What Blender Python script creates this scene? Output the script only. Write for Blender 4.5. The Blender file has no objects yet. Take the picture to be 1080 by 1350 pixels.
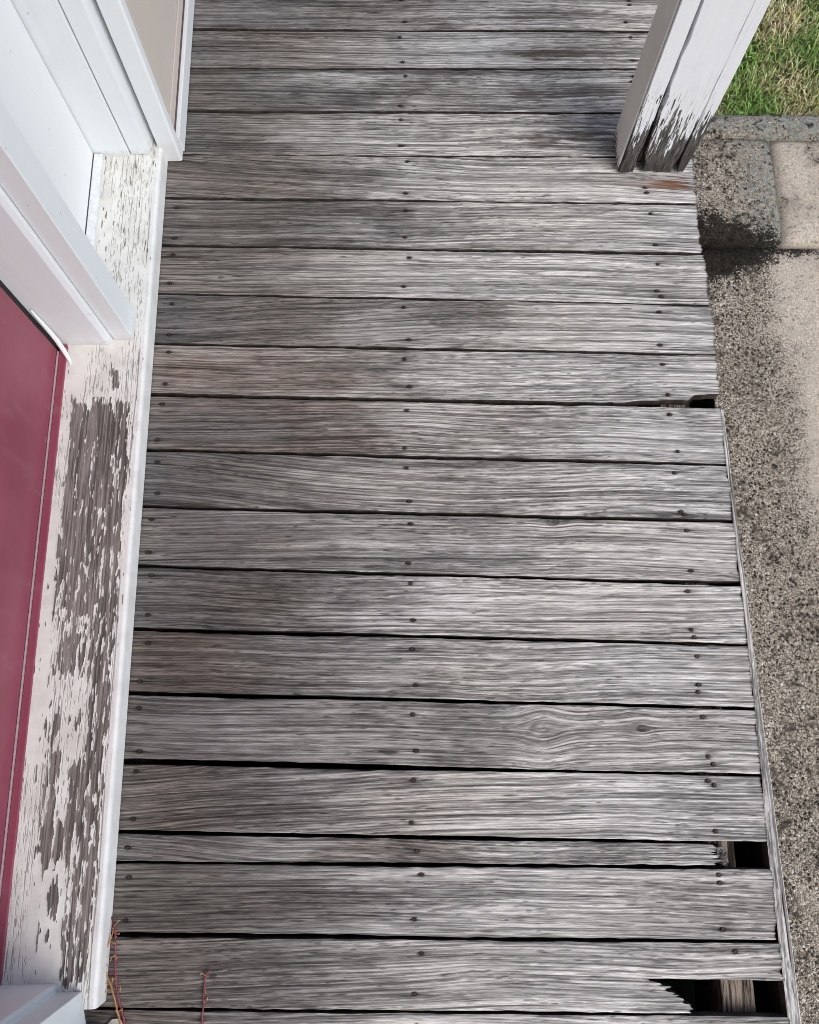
import bpy, bmesh, math, random
import numpy as np
from mathutils import Vector, Matrix

K = 0.6505                      # survey units -> metres
S = bpy.context.scene
COL = S.collection
rnd = random.Random(7)
R = math.radians

# ------------------------------------------------------------------ camera
PITCH, ROLL, YAW, HCAM, FPX = 0.270932883, -0.00126136762, 0.00985637694, 1.89271466 * K, 1082.85312
cam_d = bpy.data.cameras.new('camera')
cam = bpy.data.objects.new('camera', cam_d)
COL.objects.link(cam)
cam.matrix_world = (Matrix.Translation((0, 0, HCAM)) @ Matrix.Rotation(YAW, 4, 'Z')
                    @ Matrix.Rotation(ROLL, 4, 'Y') @ Matrix.Rotation(PITCH, 4, 'X'))
cam_d.sensor_fit = 'VERTICAL'
cam_d.sensor_height = 24.0
cam_d.lens = FPX / 1350.0 * 24.0
cam_d.clip_start = 0.02
cam_d.clip_end = 500
S.camera = cam
S.cycles.max_bounces = 6
S.cycles.diffuse_bounces = 3
S.cycles.filter_width = 0.9

# ------------------------------------------------------------------ light
SUN_EL, SUN_AZ = 50.0, 132.0        # azimuth: degrees clockwise from +Y
w = bpy.data.worlds.new('World')
S.world = w
w.use_nodes = True
nt = w.node_tree
nt.nodes.clear()
sky = nt.nodes.new('ShaderNodeTexSky')
sky.sky_type = 'NISHITA'
sky.sun_disc = False
sky.sun_elevation = R(SUN_EL)
sky.sun_rotation = R(SUN_AZ)
sky.air_density = 1.0
sky.dust_density = 2.0
sky.ozone_density = 0.6
bg = nt.nodes.new('ShaderNodeBackground')
bg.inputs['Strength'].default_value = 0.13
ow = nt.nodes.new('ShaderNodeOutputWorld')
nt.links.new(sky.outputs[0], bg.inputs[0])
nt.links.new(bg.outputs[0], ow.inputs[0])
sun_d = bpy.data.lights.new('sun', 'SUN')
sun_d.energy = 1.5
sun_d.angle = R(40)
sun_d.color = (1.0, 0.975, 0.95)
sun = bpy.data.objects.new('sun', sun_d)
COL.objects.link(sun)
az, el = R(SUN_AZ), R(SUN_EL)
sdir = Vector((math.sin(az) * math.cos(el), math.cos(az) * math.cos(el), math.sin(el)))
sun.rotation_euler = (-sdir).to_track_quat('-Z', 'Y').to_euler()
sun.location = (3, -2, 5)
vs = S.view_settings
vs.view_transform = 'Standard'
vs.look = 'None'
vs.gamma = 1.0
vs.use_curve_mapping = False
vs.exposure = 0.50

# ------------------------------------------------------------------ helpers
def link(o, parent=None):
    COL.objects.link(o)
    if parent is not None:
        o.parent = parent
    return o

def obj(name, me, mat=None, parent=None, loc=(0, 0, 0), rot=(0, 0, 0)):
    o = bpy.data.objects.new(name, me)
    if mat is not None and not me.materials:
        me.materials.append(mat)
    link(o, parent)
    o.location = loc
    o.rotation_euler = rot
    return o

def empty(name, label, cat, loc=(0, 0, 0), rz=0.0, group=None):
    o = bpy.data.objects.new(name, None)
    o.empty_display_size = 0.1
    link(o)
    o.location = loc
    o.rotation_euler = (0, 0, rz)
    tag(o, label, cat, group)
    return o

def tag(o, label=None, cat=None, group=None, kind=None):
    if label: o['label'] = label
    if cat: o['category'] = cat
    if group: o['group'] = group
    if kind: o['kind'] = kind
    return o

def mesh_from(verts, faces, smooth=False):
    me = bpy.data.meshes.new('m')
    me.from_pydata([tuple(map(float, v)) for v in verts], [], faces)
    me.update()
    if smooth:
        me.polygons.foreach_set('use_smooth', [True] * len(me.polygons))
    return me

def bm_mesh(bm, smooth=False):
    me = bpy.data.meshes.new('m')
    bmesh.ops.recalc_face_normals(bm, faces=bm.faces)
    bm.to_mesh(me)
    bm.free()
    if smooth:
        me.polygons.foreach_set('use_smooth', [True] * len(me.polygons))
    return me

def prism(profile, z0, z1, bev=0.0012):
    """extrude a closed (x, y) profile from z0 to z1 (metres) with softened edges"""
    bm = bmesh.new()
    vb = [bm.verts.new((x, y, z0)) for x, y in profile]
    f = bm.faces.new(vb)
    r = bmesh.ops.extrude_face_region(bm, geom=[f])
    bmesh.ops.translate(bm, verts=[v for v in r['geom'] if isinstance(v, bmesh.types.BMVert)], vec=(0, 0, z1 - z0))
    if bev:
        bmesh.ops.bevel(bm, geom=list(bm.edges), offset=bev, segments=2, affect='EDGES', profile=0.5)
    return bm_mesh(bm)

def box(x0, x1, y0, y1, z0, z1, bev=0.0012):
    return prism([(x0, y0), (x1, y0), (x1, y1), (x0, y1)], z0, z1, bev)

def smooth01(x):
    x = np.clip(x, 0, 1)
    return x * x * (3 - 2 * x)

def grf(ny, nx, sy, sx, seed):
    """smooth gaussian random field, unit variance; sy, sx = correlation lengths in cells"""
    g = np.random.default_rng(seed).standard_normal((ny, nx))
    fy = np.fft.fftfreq(ny)[:, None]
    fx = np.fft.fftfreq(nx)[None, :]
    h = np.exp(-2 * (np.pi ** 2) * ((fy * sy) ** 2 + (fx * sx) ** 2))
    f = np.fft.ifft2(np.fft.fft2(g) * h).real
    return (f - f.mean()) / f.std()

def wander(n, corr, seed):
    g = np.random.default_rng(seed).standard_normal(n + 8 * int(corr) + 8)
    k = np.exp(-0.5 * (np.arange(-3 * corr, 3 * corr + 1) / corr) ** 2)
    v = np.convolve(g, k / np.sqrt((k ** 2).sum()), 'same')
    o = 4 * int(corr)
    return v[o:o + n]

# ------------------------------------------------------------------ shader toolkit
class Mat:
    def __init__(s, name):
        s.m = bpy.data.materials.new(name)
        s.m.use_nodes = True
        s.t = s.m.node_tree
        s.t.nodes.clear()
        s.out = s.t.nodes.new('ShaderNodeOutputMaterial')
        s.b = s.t.nodes.new('ShaderNodeBsdfPrincipled')
        s.t.links.new(s.b.outputs[0], s.out.inputs[0])
        s.b.inputs['Roughness'].default_value = 0.7
        s.b.inputs['Specular IOR Level'].default_value = 0.3
    def set(s, sock, v):
        if isinstance(v, bpy.types.NodeSocket):
            s.t.links.new(v, sock)
        elif isinstance(v, (tuple, list)) and len(v) == 3 and sock.type == 'RGBA':
            sock.default_value = (*v, 1)
        else:
            sock.default_value = v
    def inp(s, name, v):
        s.set(s.b.inputs[name], v)
    def math(s, op, a, b=0.0, c=0.0, clamp=False):
        n = s.t.nodes.new('ShaderNodeMath')
        n.operation = op
        n.use_clamp = clamp
        for i, v in enumerate((a, b, c)):
            s.set(n.inputs[i], v)
        return n.outputs[0]
    def add(s, a, b): return s.math('ADD', a, b)
    def sub(s, a, b): return s.math('SUBTRACT', a, b)
    def mul(s, a, b): return s.math('MULTIPLY', a, b)
    def vmul(s, v, k):
        n = s.t.nodes.new('ShaderNodeVectorMath')
        n.operation = 'MULTIPLY'
        s.set(n.inputs[0], v)
        n.inputs[1].default_value = k
        return n.outputs[0]
    def vadd(s, v, k):
        n = s.t.nodes.new('ShaderNodeVectorMath')
        n.operation = 'ADD'
        s.set(n.inputs[0], v)
        s.set(n.inputs[1], k)
        return n.outputs[0]
    def vlen(s, v):
        n = s.t.nodes.new('ShaderNodeVectorMath')
        n.operation = 'LENGTH'
        s.set(n.inputs[0], v)
        return n.outputs['Value']
    def xyz(s, v):
        n = s.t.nodes.new('ShaderNodeSeparateXYZ')
        s.set(n.inputs[0], v)
        return n.outputs
    def vec(s, x, y, z=0.0):
        n = s.t.nodes.new('ShaderNodeCombineXYZ')
        for i, v in enumerate((x, y, z)):
            s.set(n.inputs[i], v)
        return n.outputs[0]
    def coord(s):
        return s.t.nodes.new('ShaderNodeTexCoord').outputs['Object']
    def noise(s, v, scale=1.0, detail=2.0, rough=0.5, dist=0.0):
        n = s.t.nodes.new('ShaderNodeTexNoise')
        s.set(n.inputs['Vector'], v)
        n.inputs['Scale'].default_value = scale
        n.inputs['Detail'].default_value = detail
        n.inputs['Roughness'].default_value = rough
        n.inputs['Distortion'].default_value = dist
        return n.outputs['Fac']
    def noise1(s, wv, detail=3.0, rough=0.6):
        n = s.t.nodes.new('ShaderNodeTexNoise')
        n.noise_dimensions = '1D'
        s.set(n.inputs['W'], wv)
        n.inputs['Scale'].default_value = 1.0
        n.inputs['Detail'].default_value = detail
        n.inputs['Roughness'].default_value = rough
        return n.outputs['Fac']
    def voro(s, v, scale=1.0, feature='F1', out='Distance', rnd_=1.0):
        n = s.t.nodes.new('ShaderNodeTexVoronoi')
        n.feature = feature
        s.set(n.inputs['Vector'], v)
        n.inputs['Scale'].default_value = scale
        n.inputs['Randomness'].default_value = rnd_
        return n.outputs[out]
    def step(s, x, a, b):
        n = s.t.nodes.new('ShaderNodeMapRange')
        n.interpolation_type = 'SMOOTHSTEP'
        s.set(n.inputs['Value'], x)
        s.set(n.inputs['From Min'], a)
        s.set(n.inputs['From Max'], b)
        return n.outputs[0]
    def mix(s, f, a, b):
        n = s.t.nodes.new('ShaderNodeMix')
        n.data_type = 'RGBA'
        s.set(n.inputs[0], f)
        s.set(n.inputs[6], a)
        s.set(n.inputs[7], b)
        return n.outputs[2]
    def lerp(s, f, a, b):
        n = s.t.nodes.new('ShaderNodeMix')
        n.data_type = 'FLOAT'
        s.set(n.inputs[0], f)
        s.set(n.inputs[2], a)
        s.set(n.inputs[3], b)
        return n.outputs[0]
    def scalecol(s, c, k):
        n = s.t.nodes.new('ShaderNodeVectorMath')
        n.operation = 'SCALE'
        s.set(n.inputs[0], c)
        s.set(n.inputs['Scale'], k)
        return n.outputs[0]
    def attr(s, name):
        n = s.t.nodes.new('ShaderNodeAttribute')
        n.attribute_name = name
        return n
    def bump(s, h, dist=0.001, strength=1.0):
        n = s.t.nodes.new('ShaderNodeBump')
        n.inputs['Distance'].default_value = dist
        n.inputs['Strength'].default_value = strength
        s.set(n.inputs['Height'], h)
        s.t.links.new(n.outputs[0], s.b.inputs['Normal'])

# ---- weathered decking: albedo of each board is grown with its grain, the shader adds the finest fibre
def deck_mat():
    s = Mat('weathered_wood')
    co = s.coord()
    x, y, z = s.xyz(co)
    oi = s.t.nodes.new('ShaderNodeObjectInfo').outputs['Random']
    fib = s.noise(s.vec(s.mul(x, 42.0), s.mul(y, 1150.0), s.mul(oi, 40.0)), 1, 2, 0.65)
    c = s.attr('tint').outputs['Color']
    s.inp('Base Color', s.scalecol(c, s.lerp(s.step(fib, 0.30, 0.70), 0.62, 1.34)))
    s.inp('Roughness', 0.87)
    s.inp('Specular IOR Level', 0.18)
    s.bump(fib, 0.0006, 0.8)
    return s.m

def mesh_np(V, Q, smooth_n=0):
    """quads-only mesh from arrays"""
    me = bpy.data.meshes.new('m')
    V = np.ascontiguousarray(V, dtype=np.float32)
    Q = np.ascontiguousarray(Q, dtype=np.int32)
    me.vertices.add(len(V))
    me.vertices.foreach_set('co', V.ravel())
    me.loops.add(Q.size)
    me.loops.foreach_set('vertex_index', Q.ravel())
    me.polygons.add(len(Q))
    me.polygons.foreach_set('loop_start', np.arange(0, Q.size, 4, dtype=np.int32))
    me.polygons.foreach_set('loop_total', np.full(len(Q), 4, dtype=np.int32))
    sm_ = np.zeros(len(Q), dtype=bool)
    sm_[:smooth_n] = True
    me.polygons.foreach_set('use_smooth', sm_)
    me.update(calc_edges=True)
    me.validate()
    return me

def sample(A, gi):
    n = A.shape[1]
    g = np.mod(gi, n)
    j = np.floor(g).astype(int) % n
    f = g - np.floor(g)
    i = np.arange(A.shape[0])[:, None]
    return A[i, j] * (1 - f) + A[i, (j + 1) % n] * f

def board_mesh(xs, lo, hi, th, seed, ds=0.0033, dw=0.0008, bleach=(0.2, 0.75), tone=1.0, brown=0.5, contrast=1.0,
               knots=(), flame=None, majors=(), nails=(), stains=(), ncrack=70, ncheck=900, jag1=None, ch=(0.0022, 0.0022), light0=0.170, light1=0.50, cut=None):
    """one board in its own frame: x along, y across, z up; real grooves, cracks and edges"""
    rg = np.random.default_rng(seed)
    L = xs[-1] - xs[0]
    W = float(np.max(hi - lo))
    ns = max(8, int(L / ds))
    nw = max(8, int(W / dw))
    dss, dww = L / (ns - 1), W / (nw - 1)
    X = np.linspace(xs[0], xs[-1], ns)[:, None] * np.ones((1, nw))
    l_ = np.interp(X[:, 0], xs, lo)[:, None]
    h_ = np.interp(X[:, 0], xs, hi)[:, None]
    t = np.linspace(0, 1, nw)[None, :]
    Y = l_ + (h_ - l_) * t
    # grain coordinate in metres across the board
    G = Y + grf(ns, nw, 0.10 / dss, 0.03 / dww, seed + 1) * 0.0022 + grf(ns, nw, 0.03 / dss, 0.010 / dww, seed + 2) * 0.00045
    ring = np.zeros_like(G)
    for kx, ky, a, b, core in knots:
        dx, dy = (X - kx) / a, (Y - ky) / b
        fall = np.exp(-dx ** 2) * np.exp(-np.abs(dy) * 0.9)
        G = G - np.sign(dy) * (1 - np.exp(-np.abs(dy) * 2.2)) * fall * b * 0.75
        q = np.sqrt(((X - kx) / (core * 1.35)) ** 2 + ((Y - ky) / core) ** 2)
        ring = np.maximum(ring, smooth01((1.15 - q) / 0.3) * (0.45 + 0.55 * (np.sin(q * 11 + rg.uniform(0, 6)) > 0.1)))
        ring = np.maximum(ring, np.exp(-((q - 1.1) / 0.16) ** 2))
    if flame is not None:       # nested arches of a flat-sawn face
        fx, fy, k_, span = flame
        wv = G - Y
        arch = np.sqrt((Y - fy) ** 2 + 0.008 ** 2) + k_ * span * np.tanh((X - fx) / span) + 0.004 * grf(ns, 4, 0.12 / dss, 0.1, seed + 5)[:, :1]
        G = arch + fy + wv
    pad = nw
    gi = (G - Y.min()) / dww + pad / 2
    NW = nw * 2 + pad
    S_ = lambda cs, cw, k: sample(grf(ns, NW, cs / dss, cw / dww, seed + k), gi)
    val = 0.66 * S_(0.16, 0.00050, 11) + 0.60 * S_(0.07, 0.0004, 12) + 0.24 * S_(0.25, 0.0013, 13) + 0.16 * S_(0.30, 0.005, 14)
    val = val / val.std()
    v01 = smooth01(val / 3.2 + 0.55)
    patch = grf(ns, nw, 0.05 / dss, 0.016 / dww, seed + 21) * 0.6 + grf(ns, nw, 0.14 / dss, 0.03 / dww, seed + 22) * 0.6 + grf(ns, nw, 0.012 / dss, 0.005 / dww, seed + 23) * 0.35
    u = (X - xs[0])
    # ---- cracks drawn as wandering tapering lines in grain space
    C = np.zeros((ns, NW))
    def draw(i0, n, g0, hw, drift, dark):
        i = np.arange(max(i0, 0), min(i0 + n, ns))
        if len(i) < 2: return
        tt = (i - i0) / max(n, 1)
        c = g0 + np.cumsum(rg.normal(0, drift, len(i)))
        pr = dark * np.clip(4 * tt * (1 - tt), 0, 1) ** 0.4
        ww = hw * (0.35 + 0.65 * np.clip(4 * tt * (1 - tt), 0, 1))
        for o in range(-3, 4):
            j = np.round(c).astype(int) + o
            vv = pr * np.exp(-((j - c) / ww) ** 2)
            j = j % NW
            C[i, j] = np.maximum(C[i, j], vv)
    g_lo, g_hi = gi.min() - 4, gi.max() + 4
    for _ in range(ncrack):
        ln = int(np.clip(rg.lognormal(math.log(0.085), 0.75), 0.015, 0.6) / dss)
        draw(rg.integers(-ln // 2, ns), ln, rg.uniform(g_lo, g_hi), rg.uniform(0.6, 1.25), 0.04, rg.uniform(0.5, 1.0))
    for f_ in majors:
        draw(0, ns, gi[ns // 2, int((nw - 1) * f_)], 1.3, 0.09, 0.98)
    for nx, ny in nails:                                   # splits running out of nail holes
        if rg.random() < 0.75:
            ln = int(rg.uniform(0.02, 0.09) / dss)
            i0 = int((nx - xs[0]) / dss) - int(ln * rg.uniform(0.3, 0.7))
            ii = int(np.clip((nx - xs[0]) / dss, 0, ns - 1))
            jj = int(np.clip((ny - Y[ii, 0]) / dww, 0, nw - 1))
            draw(i0, ln, gi[ii, jj], 0.8, 0.03, 0.95)
    for _ in range(ncheck):                                # short checks on the weathered end
        ux = xs[0] + L * (1 - rg.beta(1.1, 1.7))
        ii = int(np.clip((ux - xs[0]) / dss, 0, ns - 1))
        jj = rg.integers(0, nw)
        if patch[ii, jj] + rg.normal(0, 0.5) < -0.25: continue
        ln = max(3, int(rg.lognormal(math.log(0.022), 0.6) / dss))
        draw(ii, ln, pad / 2 + jj + (gi[ii, jj] - pad / 2 - jj), rg.uniform(0.6, 1.2), 0.12, rg.uniform(0.4, 1.0))
    crack = sample(C, gi)
    # ---- albedo
    lt = smooth01((u - 0.07 * patch - bleach[0]) / (bleach[1] - bleach[0]))[..., None]
    warm = smooth01(grf(ns, nw, 0.09 / dss, 0.03 / dww, seed + 31) / 3 + 0.5)[..., None]
    inn = light0 * tone * (np.array([1.03, 0.985, 0.945]) * (1 - warm) + np.array([1.08 + 0.12 * brown, 0.97, 0.88 - 0.04 * brown]) * warm)
    out = light1 * (0.9 + 0.1 * tone) * (np.array([1.02, 0.995, 0.955]) * (1 - warm) + np.array([0.98, 0.935, 0.88]) * warm)
    base = inn * (1 - lt) + out * lt
    k = np.clip((0.58 + 0.70 * v01), 0, None) ** contrast
    col = base * k[..., None]
    grime = smooth01((patch - 0.5) / 1.4)[..., None] * 0.16
    col = col * (1 - grime)
    col = col * (1 - 0.88 * np.clip(ring, 0, 1) * 0.8)[..., None]
    col = col * (1 - crack[..., None] * 0.93) + crack[..., None] * np.array([0.012, 0.011, 0.010]) * 0.9
    hole = np.zeros_like(G)
    for nx, ny in nails:
        q = np.sqrt(((X - nx) / 0.0050) ** 2 + ((Y - ny) / 0.0035) ** 2)
        hole = np.maximum(hole, smooth01((1.15 - q) / 0.45))
        a = rg.uniform(0.012, 0.05)
        q2 = np.sqrt(((X - nx - rg.uniform(-.3, .3) * a) / a) ** 2 + ((Y - ny) / rg.uniform(0.0025, 0.006)) ** 2)
        sk = smooth01((1 - q2) / 0.9) * (0.25 + 0.6 * (1 - v01)) * rg.uniform(0.3, 0.95)
        col = col * (1 - sk[..., None] * 0.85)
    col = col * (1 - hole[..., None]) + hole[..., None] * np.array([0.014, 0.011, 0.009])
    for sx, sy, a, b, c, kk in stains:
        q = np.sqrt(((X - sx) / a) ** 2 + ((Y - sy) / b) ** 2) + patch * 0.18 + (v01 - 0.5) * 0.7 + grf(ns, nw, 0.006 / dss, 0.002 / dww, seed + 41) * 0.16
        f = (smooth01((1.05 - q) / 0.7) * kk)[..., None]
        col = col * (1 - f) + np.array(c) * f
    # ---- relief
    Z = 0.00045 * (v01 - 0.5) - 0.0011 * crack - 0.0008 * hole - 0.0008 * np.clip(ring, 0, 1) * 0.3 + grf(ns, nw, 0.2 / dss, 0.03 / dww, seed + 51) * 0.00025
    for d, c_ in ((Y - l_, ch[0]), (h_ - Y, ch[1])):
        cc = c_ * (1 + 0.35 * grf(ns, 4, 0.03 / dss, 0.1, seed + 61)[:, :1])
        q = np.clip(1 - d / np.maximum(cc, 1e-5), 0, 1)
        Z = Z - np.maximum(cc, 1e-5) * (1 - np.sqrt(1 - q * q * 0.999))
    if cut is not None:                                    # keep only part of the board: x end, fraction from / to across
        i1 = int((cut[0] - xs[0]) / dss)
        j0, j1 = int(round(cut[1] * (nw - 1))), int(round(cut[2] * (nw - 1))) + 1
        X, Y, Z, col = X[:i1, j0:j1], Y[:i1, j0:j1], Z[:i1, j0:j1], col[:i1, j0:j1]
        ns, nw = X.shape
    if jag1 is not None:
        jg = np.interp(np.linspace(0, 1, nw), np.linspace(0, 1, len(jag1)), jag1)
        xe = X[-1, 0]
        X = X + smooth01((X - (xe - 0.06)) / 0.06) * jg[None, :]
    V = [np.stack([X, Y, Z], 2).reshape(-1, 3)]
    A_ = np.arange(ns * nw).reshape(ns, nw)
    Q = [np.stack([A_[:-1, :-1], A_[1:, :-1], A_[1:, 1:], A_[:-1, 1:]], 2).reshape(-1, 4)]
    ntop = len(Q[0])
    off = ns * nw
    edge_cols = [col.reshape(-1, 3)]
    def skirt(ids, flip):
        nonlocal off
        p = V[0][ids].copy()
        p[:, 2] = -th
        V.append(p)
        edge_cols.append(np.full((len(ids), 3), 1.0) * np.array([0.062, 0.053, 0.046]))      # sides coloured dark to stand in for shade in the gaps
        p2 = V[0][ids].copy()
        p2[:, 2] -= 0.0003
        V.append(p2)
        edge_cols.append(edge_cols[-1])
        b_ = off + np.arange(len(ids))
        t_ = b_ + len(ids)
        off += 2 * len(ids)
        q0 = np.stack([ids[:-1], t_[:-1], t_[1:], ids[1:]], 1)
        Q.append(q0[:, ::-1] if flip else q0)
        q = np.stack([t_[:-1], b_[:-1], b_[1:], t_[1:]], 1)
        Q.append(q[:, ::-1] if flip else q)
        return b_
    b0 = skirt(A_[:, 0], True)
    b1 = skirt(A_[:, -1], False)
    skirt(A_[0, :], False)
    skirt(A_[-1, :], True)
    m_ = ns // 2
    for i0, i1 in ((0, m_), (m_, ns - 1)):
        Q.append(np.array([[b0[i0], b1[i0], b1[i1], b0[i1]]]))
    me = mesh_np(np.concatenate(V), np.concatenate(Q), ntop)
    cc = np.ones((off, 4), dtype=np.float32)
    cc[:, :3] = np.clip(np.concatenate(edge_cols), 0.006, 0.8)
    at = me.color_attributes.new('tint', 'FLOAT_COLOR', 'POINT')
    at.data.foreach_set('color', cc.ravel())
    return me

def paint_mat(name, col, rough=0.42, dirt=0.34, bump=0.0005, scale=9.0):
    s = Mat(name)
    co = s.coord()
    n = s.noise(co, scale, 4, 0.6)
    n2 = s.noise(co, 160.0, 3, 0.6)
    n3 = s.noise(s.vmul(co, (60, 60, 3)), 1.0, 3, 0.6)
    d = s.mul(s.step(s.add(s.mul(n, 0.6), s.mul(n3, 0.4)), 0.48, 0.75), dirt)
    c = s.mix(d, col, (col[0] * 0.72, col[1] * 0.70, col[2] * 0.67))
    spk = s.mul(s.step(s.noise(co, 85.0, 2), 0.73, 0.78), 0.55)
    c = s.mix(spk, c, (col[0] * 0.45, col[1] * 0.42, col[2] * 0.38))
    gz = s.mul(s.step(s.add(s.xyz(co)[2], s.mul(s.sub(s.noise(co, 90.0, 4, 0.7), 0.5), 0.05)), 0.062, 0.040), 0.34 if dirt > 0.2 else 0.12)
    c = s.mix(gz, c, (col[0] * 0.50, col[1] * 0.46, col[2] * 0.40))
    s.inp('Base Color', c)
    s.inp('Roughness', s.lerp(n, rough - 0.08, rough + 0.14))
    s.bump(s.add(s.mul(n2, 0.4), n3), bump, 0.6)
    return s.m

M = {}
M['trim'] = paint_mat('white_trim_paint', (0.81, 0.845, 0.86))
M['panel'] = paint_mat('white_panel_paint', (0.84, 0.87, 0.88), 0.38, 0.12)
M['beige'] = paint_mat('beige_siding', (0.60, 0.535, 0.475), 0.5, 0.15)
M['vinyl'] = paint_mat('white_vinyl', (0.82, 0.845, 0.85), 0.35, 0.1)
M['line'] = paint_mat('dark_flashing', (0.12, 0.09, 0.085), 0.6, 0.2)

def door_mat():
    s = Mat('burgundy_door_paint')
    co = s.coord()
    n = s.noise(co, 7.0, 4, 0.6)
    n2 = s.noise(s.vmul(co, (1, 90, 6)), 1.0, 3, 0.6)
    c = s.mix(s.step(n, 0.35, 0.7), (0.27, 0.062, 0.096), (0.32, 0.085, 0.125))
    chip = s.step(s.noise(co, 46.0, 3, 0.6), 0.70, 0.73)
    c = s.mix(s.mul(chip, 0.5), c, (0.40, 0.20, 0.24))
    dust = s.mul(s.step(s.noise(s.vmul(co, (1, 30, 8)), 1.0, 4, 0.7), 0.52, 0.8), 0.35)
    c = s.mix(dust, c, (0.33, 0.17, 0.20))
    s.inp('Base Color', c)
    s.inp('Roughness', s.lerp(n, 0.32, 0.5))
    s.bump(n2, 0.0003, 0.5)
    return s.m
M['door'] = door_mat()

def nail_mat():
    s = Mat('rusty_nail_steel')
    n = s.noise(s.coord(), 400.0, 3)
    s.inp('Base Color', s.mix(n, (0.022, 0.015, 0.012), (0.095, 0.065, 0.05)))
    s.inp('Metallic', 0.4)
    s.inp('Roughness', 0.6)
    return s.m
M['nail'] = nail_mat()

def post_mat():
    """old white paint on a post: split with the grain, rotten towards the foot"""
    s = Mat('peeling_post_paint')
    co = s.coord()                       # local z = height above the foot
    x, y, z = s.xyz(co)
    st = s.noise(s.vmul(co, (330.0, 330.0, 26.0)), 1.0, 3, 0.6)
    st2 = s.noise(s.vmul(co, (120.0, 120.0, 8.0)), 1.0, 3, 0.6)
    lvl = s.noise(s.vmul(co, (48.0, 48.0, 9.0)), 1.0, 3, 0.6)
    hz = s.add(z, s.mul(s.sub(lvl, 0.5), 0.30))
    rot = s.step(hz, 0.25, -0.02)
    thr = s.lerp(rot, 0.20, 0.74)
    bare = s.math('MAXIMUM', s.step(s.sub(st, thr), 0.015, -0.015),
                  s.mul(s.step(s.sub(st2, s.lerp(rot, 0.12, 0.62)), 0.015, -0.015), 1.0))
    hl = s.noise(s.vmul(co, (150.0, 150.0, 5.0)), 1.0, 2, 0.6)
    hair = s.mul(s.step(s.math('ABSOLUTE', s.sub(hl, 0.5)), 0.022, 0.006), s.mul(s.step(z, 0.24, 0.05), s.step(lvl, 0.40, 0.55)))
    bare = s.math('MAXIMUM', bare, hair)
    fibre = s.noise(s.vmul(co, (700.0, 700.0, 30.0)), 1.0, 3, 0.6)
    wood = s.mix(s.step(fibre, 0.35, 0.65), (0.018, 0.016, 0.015), (0.17, 0.155, 0.145))
    foot = s.step(hz, 0.06, 0.0)
    wood = s.mix(s.mul(foot, 0.6), wood, (0.035, 0.030, 0.027))
    pc = s.mix(s.mul(s.step(s.noise(co, 24.0, 4, 0.65), 0.5, 0.75), 0.3), (0.82, 0.84, 0.86), (0.66, 0.67, 0.68))
    pc = s.mix(s.mul(s.step(hz, 0.10, 0.02), 0.35), pc, (0.55, 0.56, 0.57))
    s.inp('Base Color', s.mix(bare, pc, wood))
    s.inp('Roughness', s.lerp(bare, 0.5, 0.9))
    s.bump(s.add(s.sub(1.0, bare), s.mul(s.mul(fibre, bare), 0.6)), 0.0012, 1.0)
    return s.m
M['post'] = post_mat()

def side_mat():
    s = Mat('shaded_side_paint')  # house-facing side of the post: its shade is put into a duller colour
    co = s.coord()
    x, y, z = s.xyz(co)
    st = s.noise(s.vmul(co, (260.0, 260.0, 10.0)), 1.0, 3, 0.6)
    rot = s.step(z, 0.05, -0.005)
    bare = s.step(s.sub(st, s.lerp(rot, 0.17, 0.58)), 0.015, -0.015)
    pc = s.mix(s.step(s.noise(co, 14.0, 3), 0.3, 0.7), (0.66, 0.64, 0.61), (0.60, 0.58, 0.55))
    s.inp('Base Color', s.mix(bare, pc, (0.07, 0.062, 0.058)))
    s.inp('Roughness', 0.6)
    s.bump(s.sub(1.0, bare), 0.0008, 1.0)
    return s.m

def rot_wood(dark=(0.030, 0.022, 0.017), lightc=(0.24, 0.19, 0.155), axis=1):
    s = Mat('rotten_wood')
    co = s.coord()
    k = [420.0, 420.0, 420.0]
    k[axis] = 26.0
    f = s.noise(s.vmul(co, tuple(k)), 1.0, 3, 0.65)
    f2 = s.noise(s.vmul(co, tuple(v * 0.33 for v in k)), 1.0, 3, 0.65)
    v = s.add(s.mul(f, 0.5), s.mul(f2, 0.5))
    s.inp('Base Color', s.mix(s.step(v, 0.40, 0.62), dark, lightc))
    s.inp('Roughness', 0.95)
    s.bump(v, 0.003, 1.0)
    return s.m
M['joist'] = rot_wood((0.018, 0.013, 0.010), (0.33, 0.27, 0.22), 0)
M['under_shade'] = rot_wood((0.010, 0.008, 0.007), (0.040, 0.033, 0.028), 0)  # under-deck timber: shade put into a near-black colour

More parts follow.
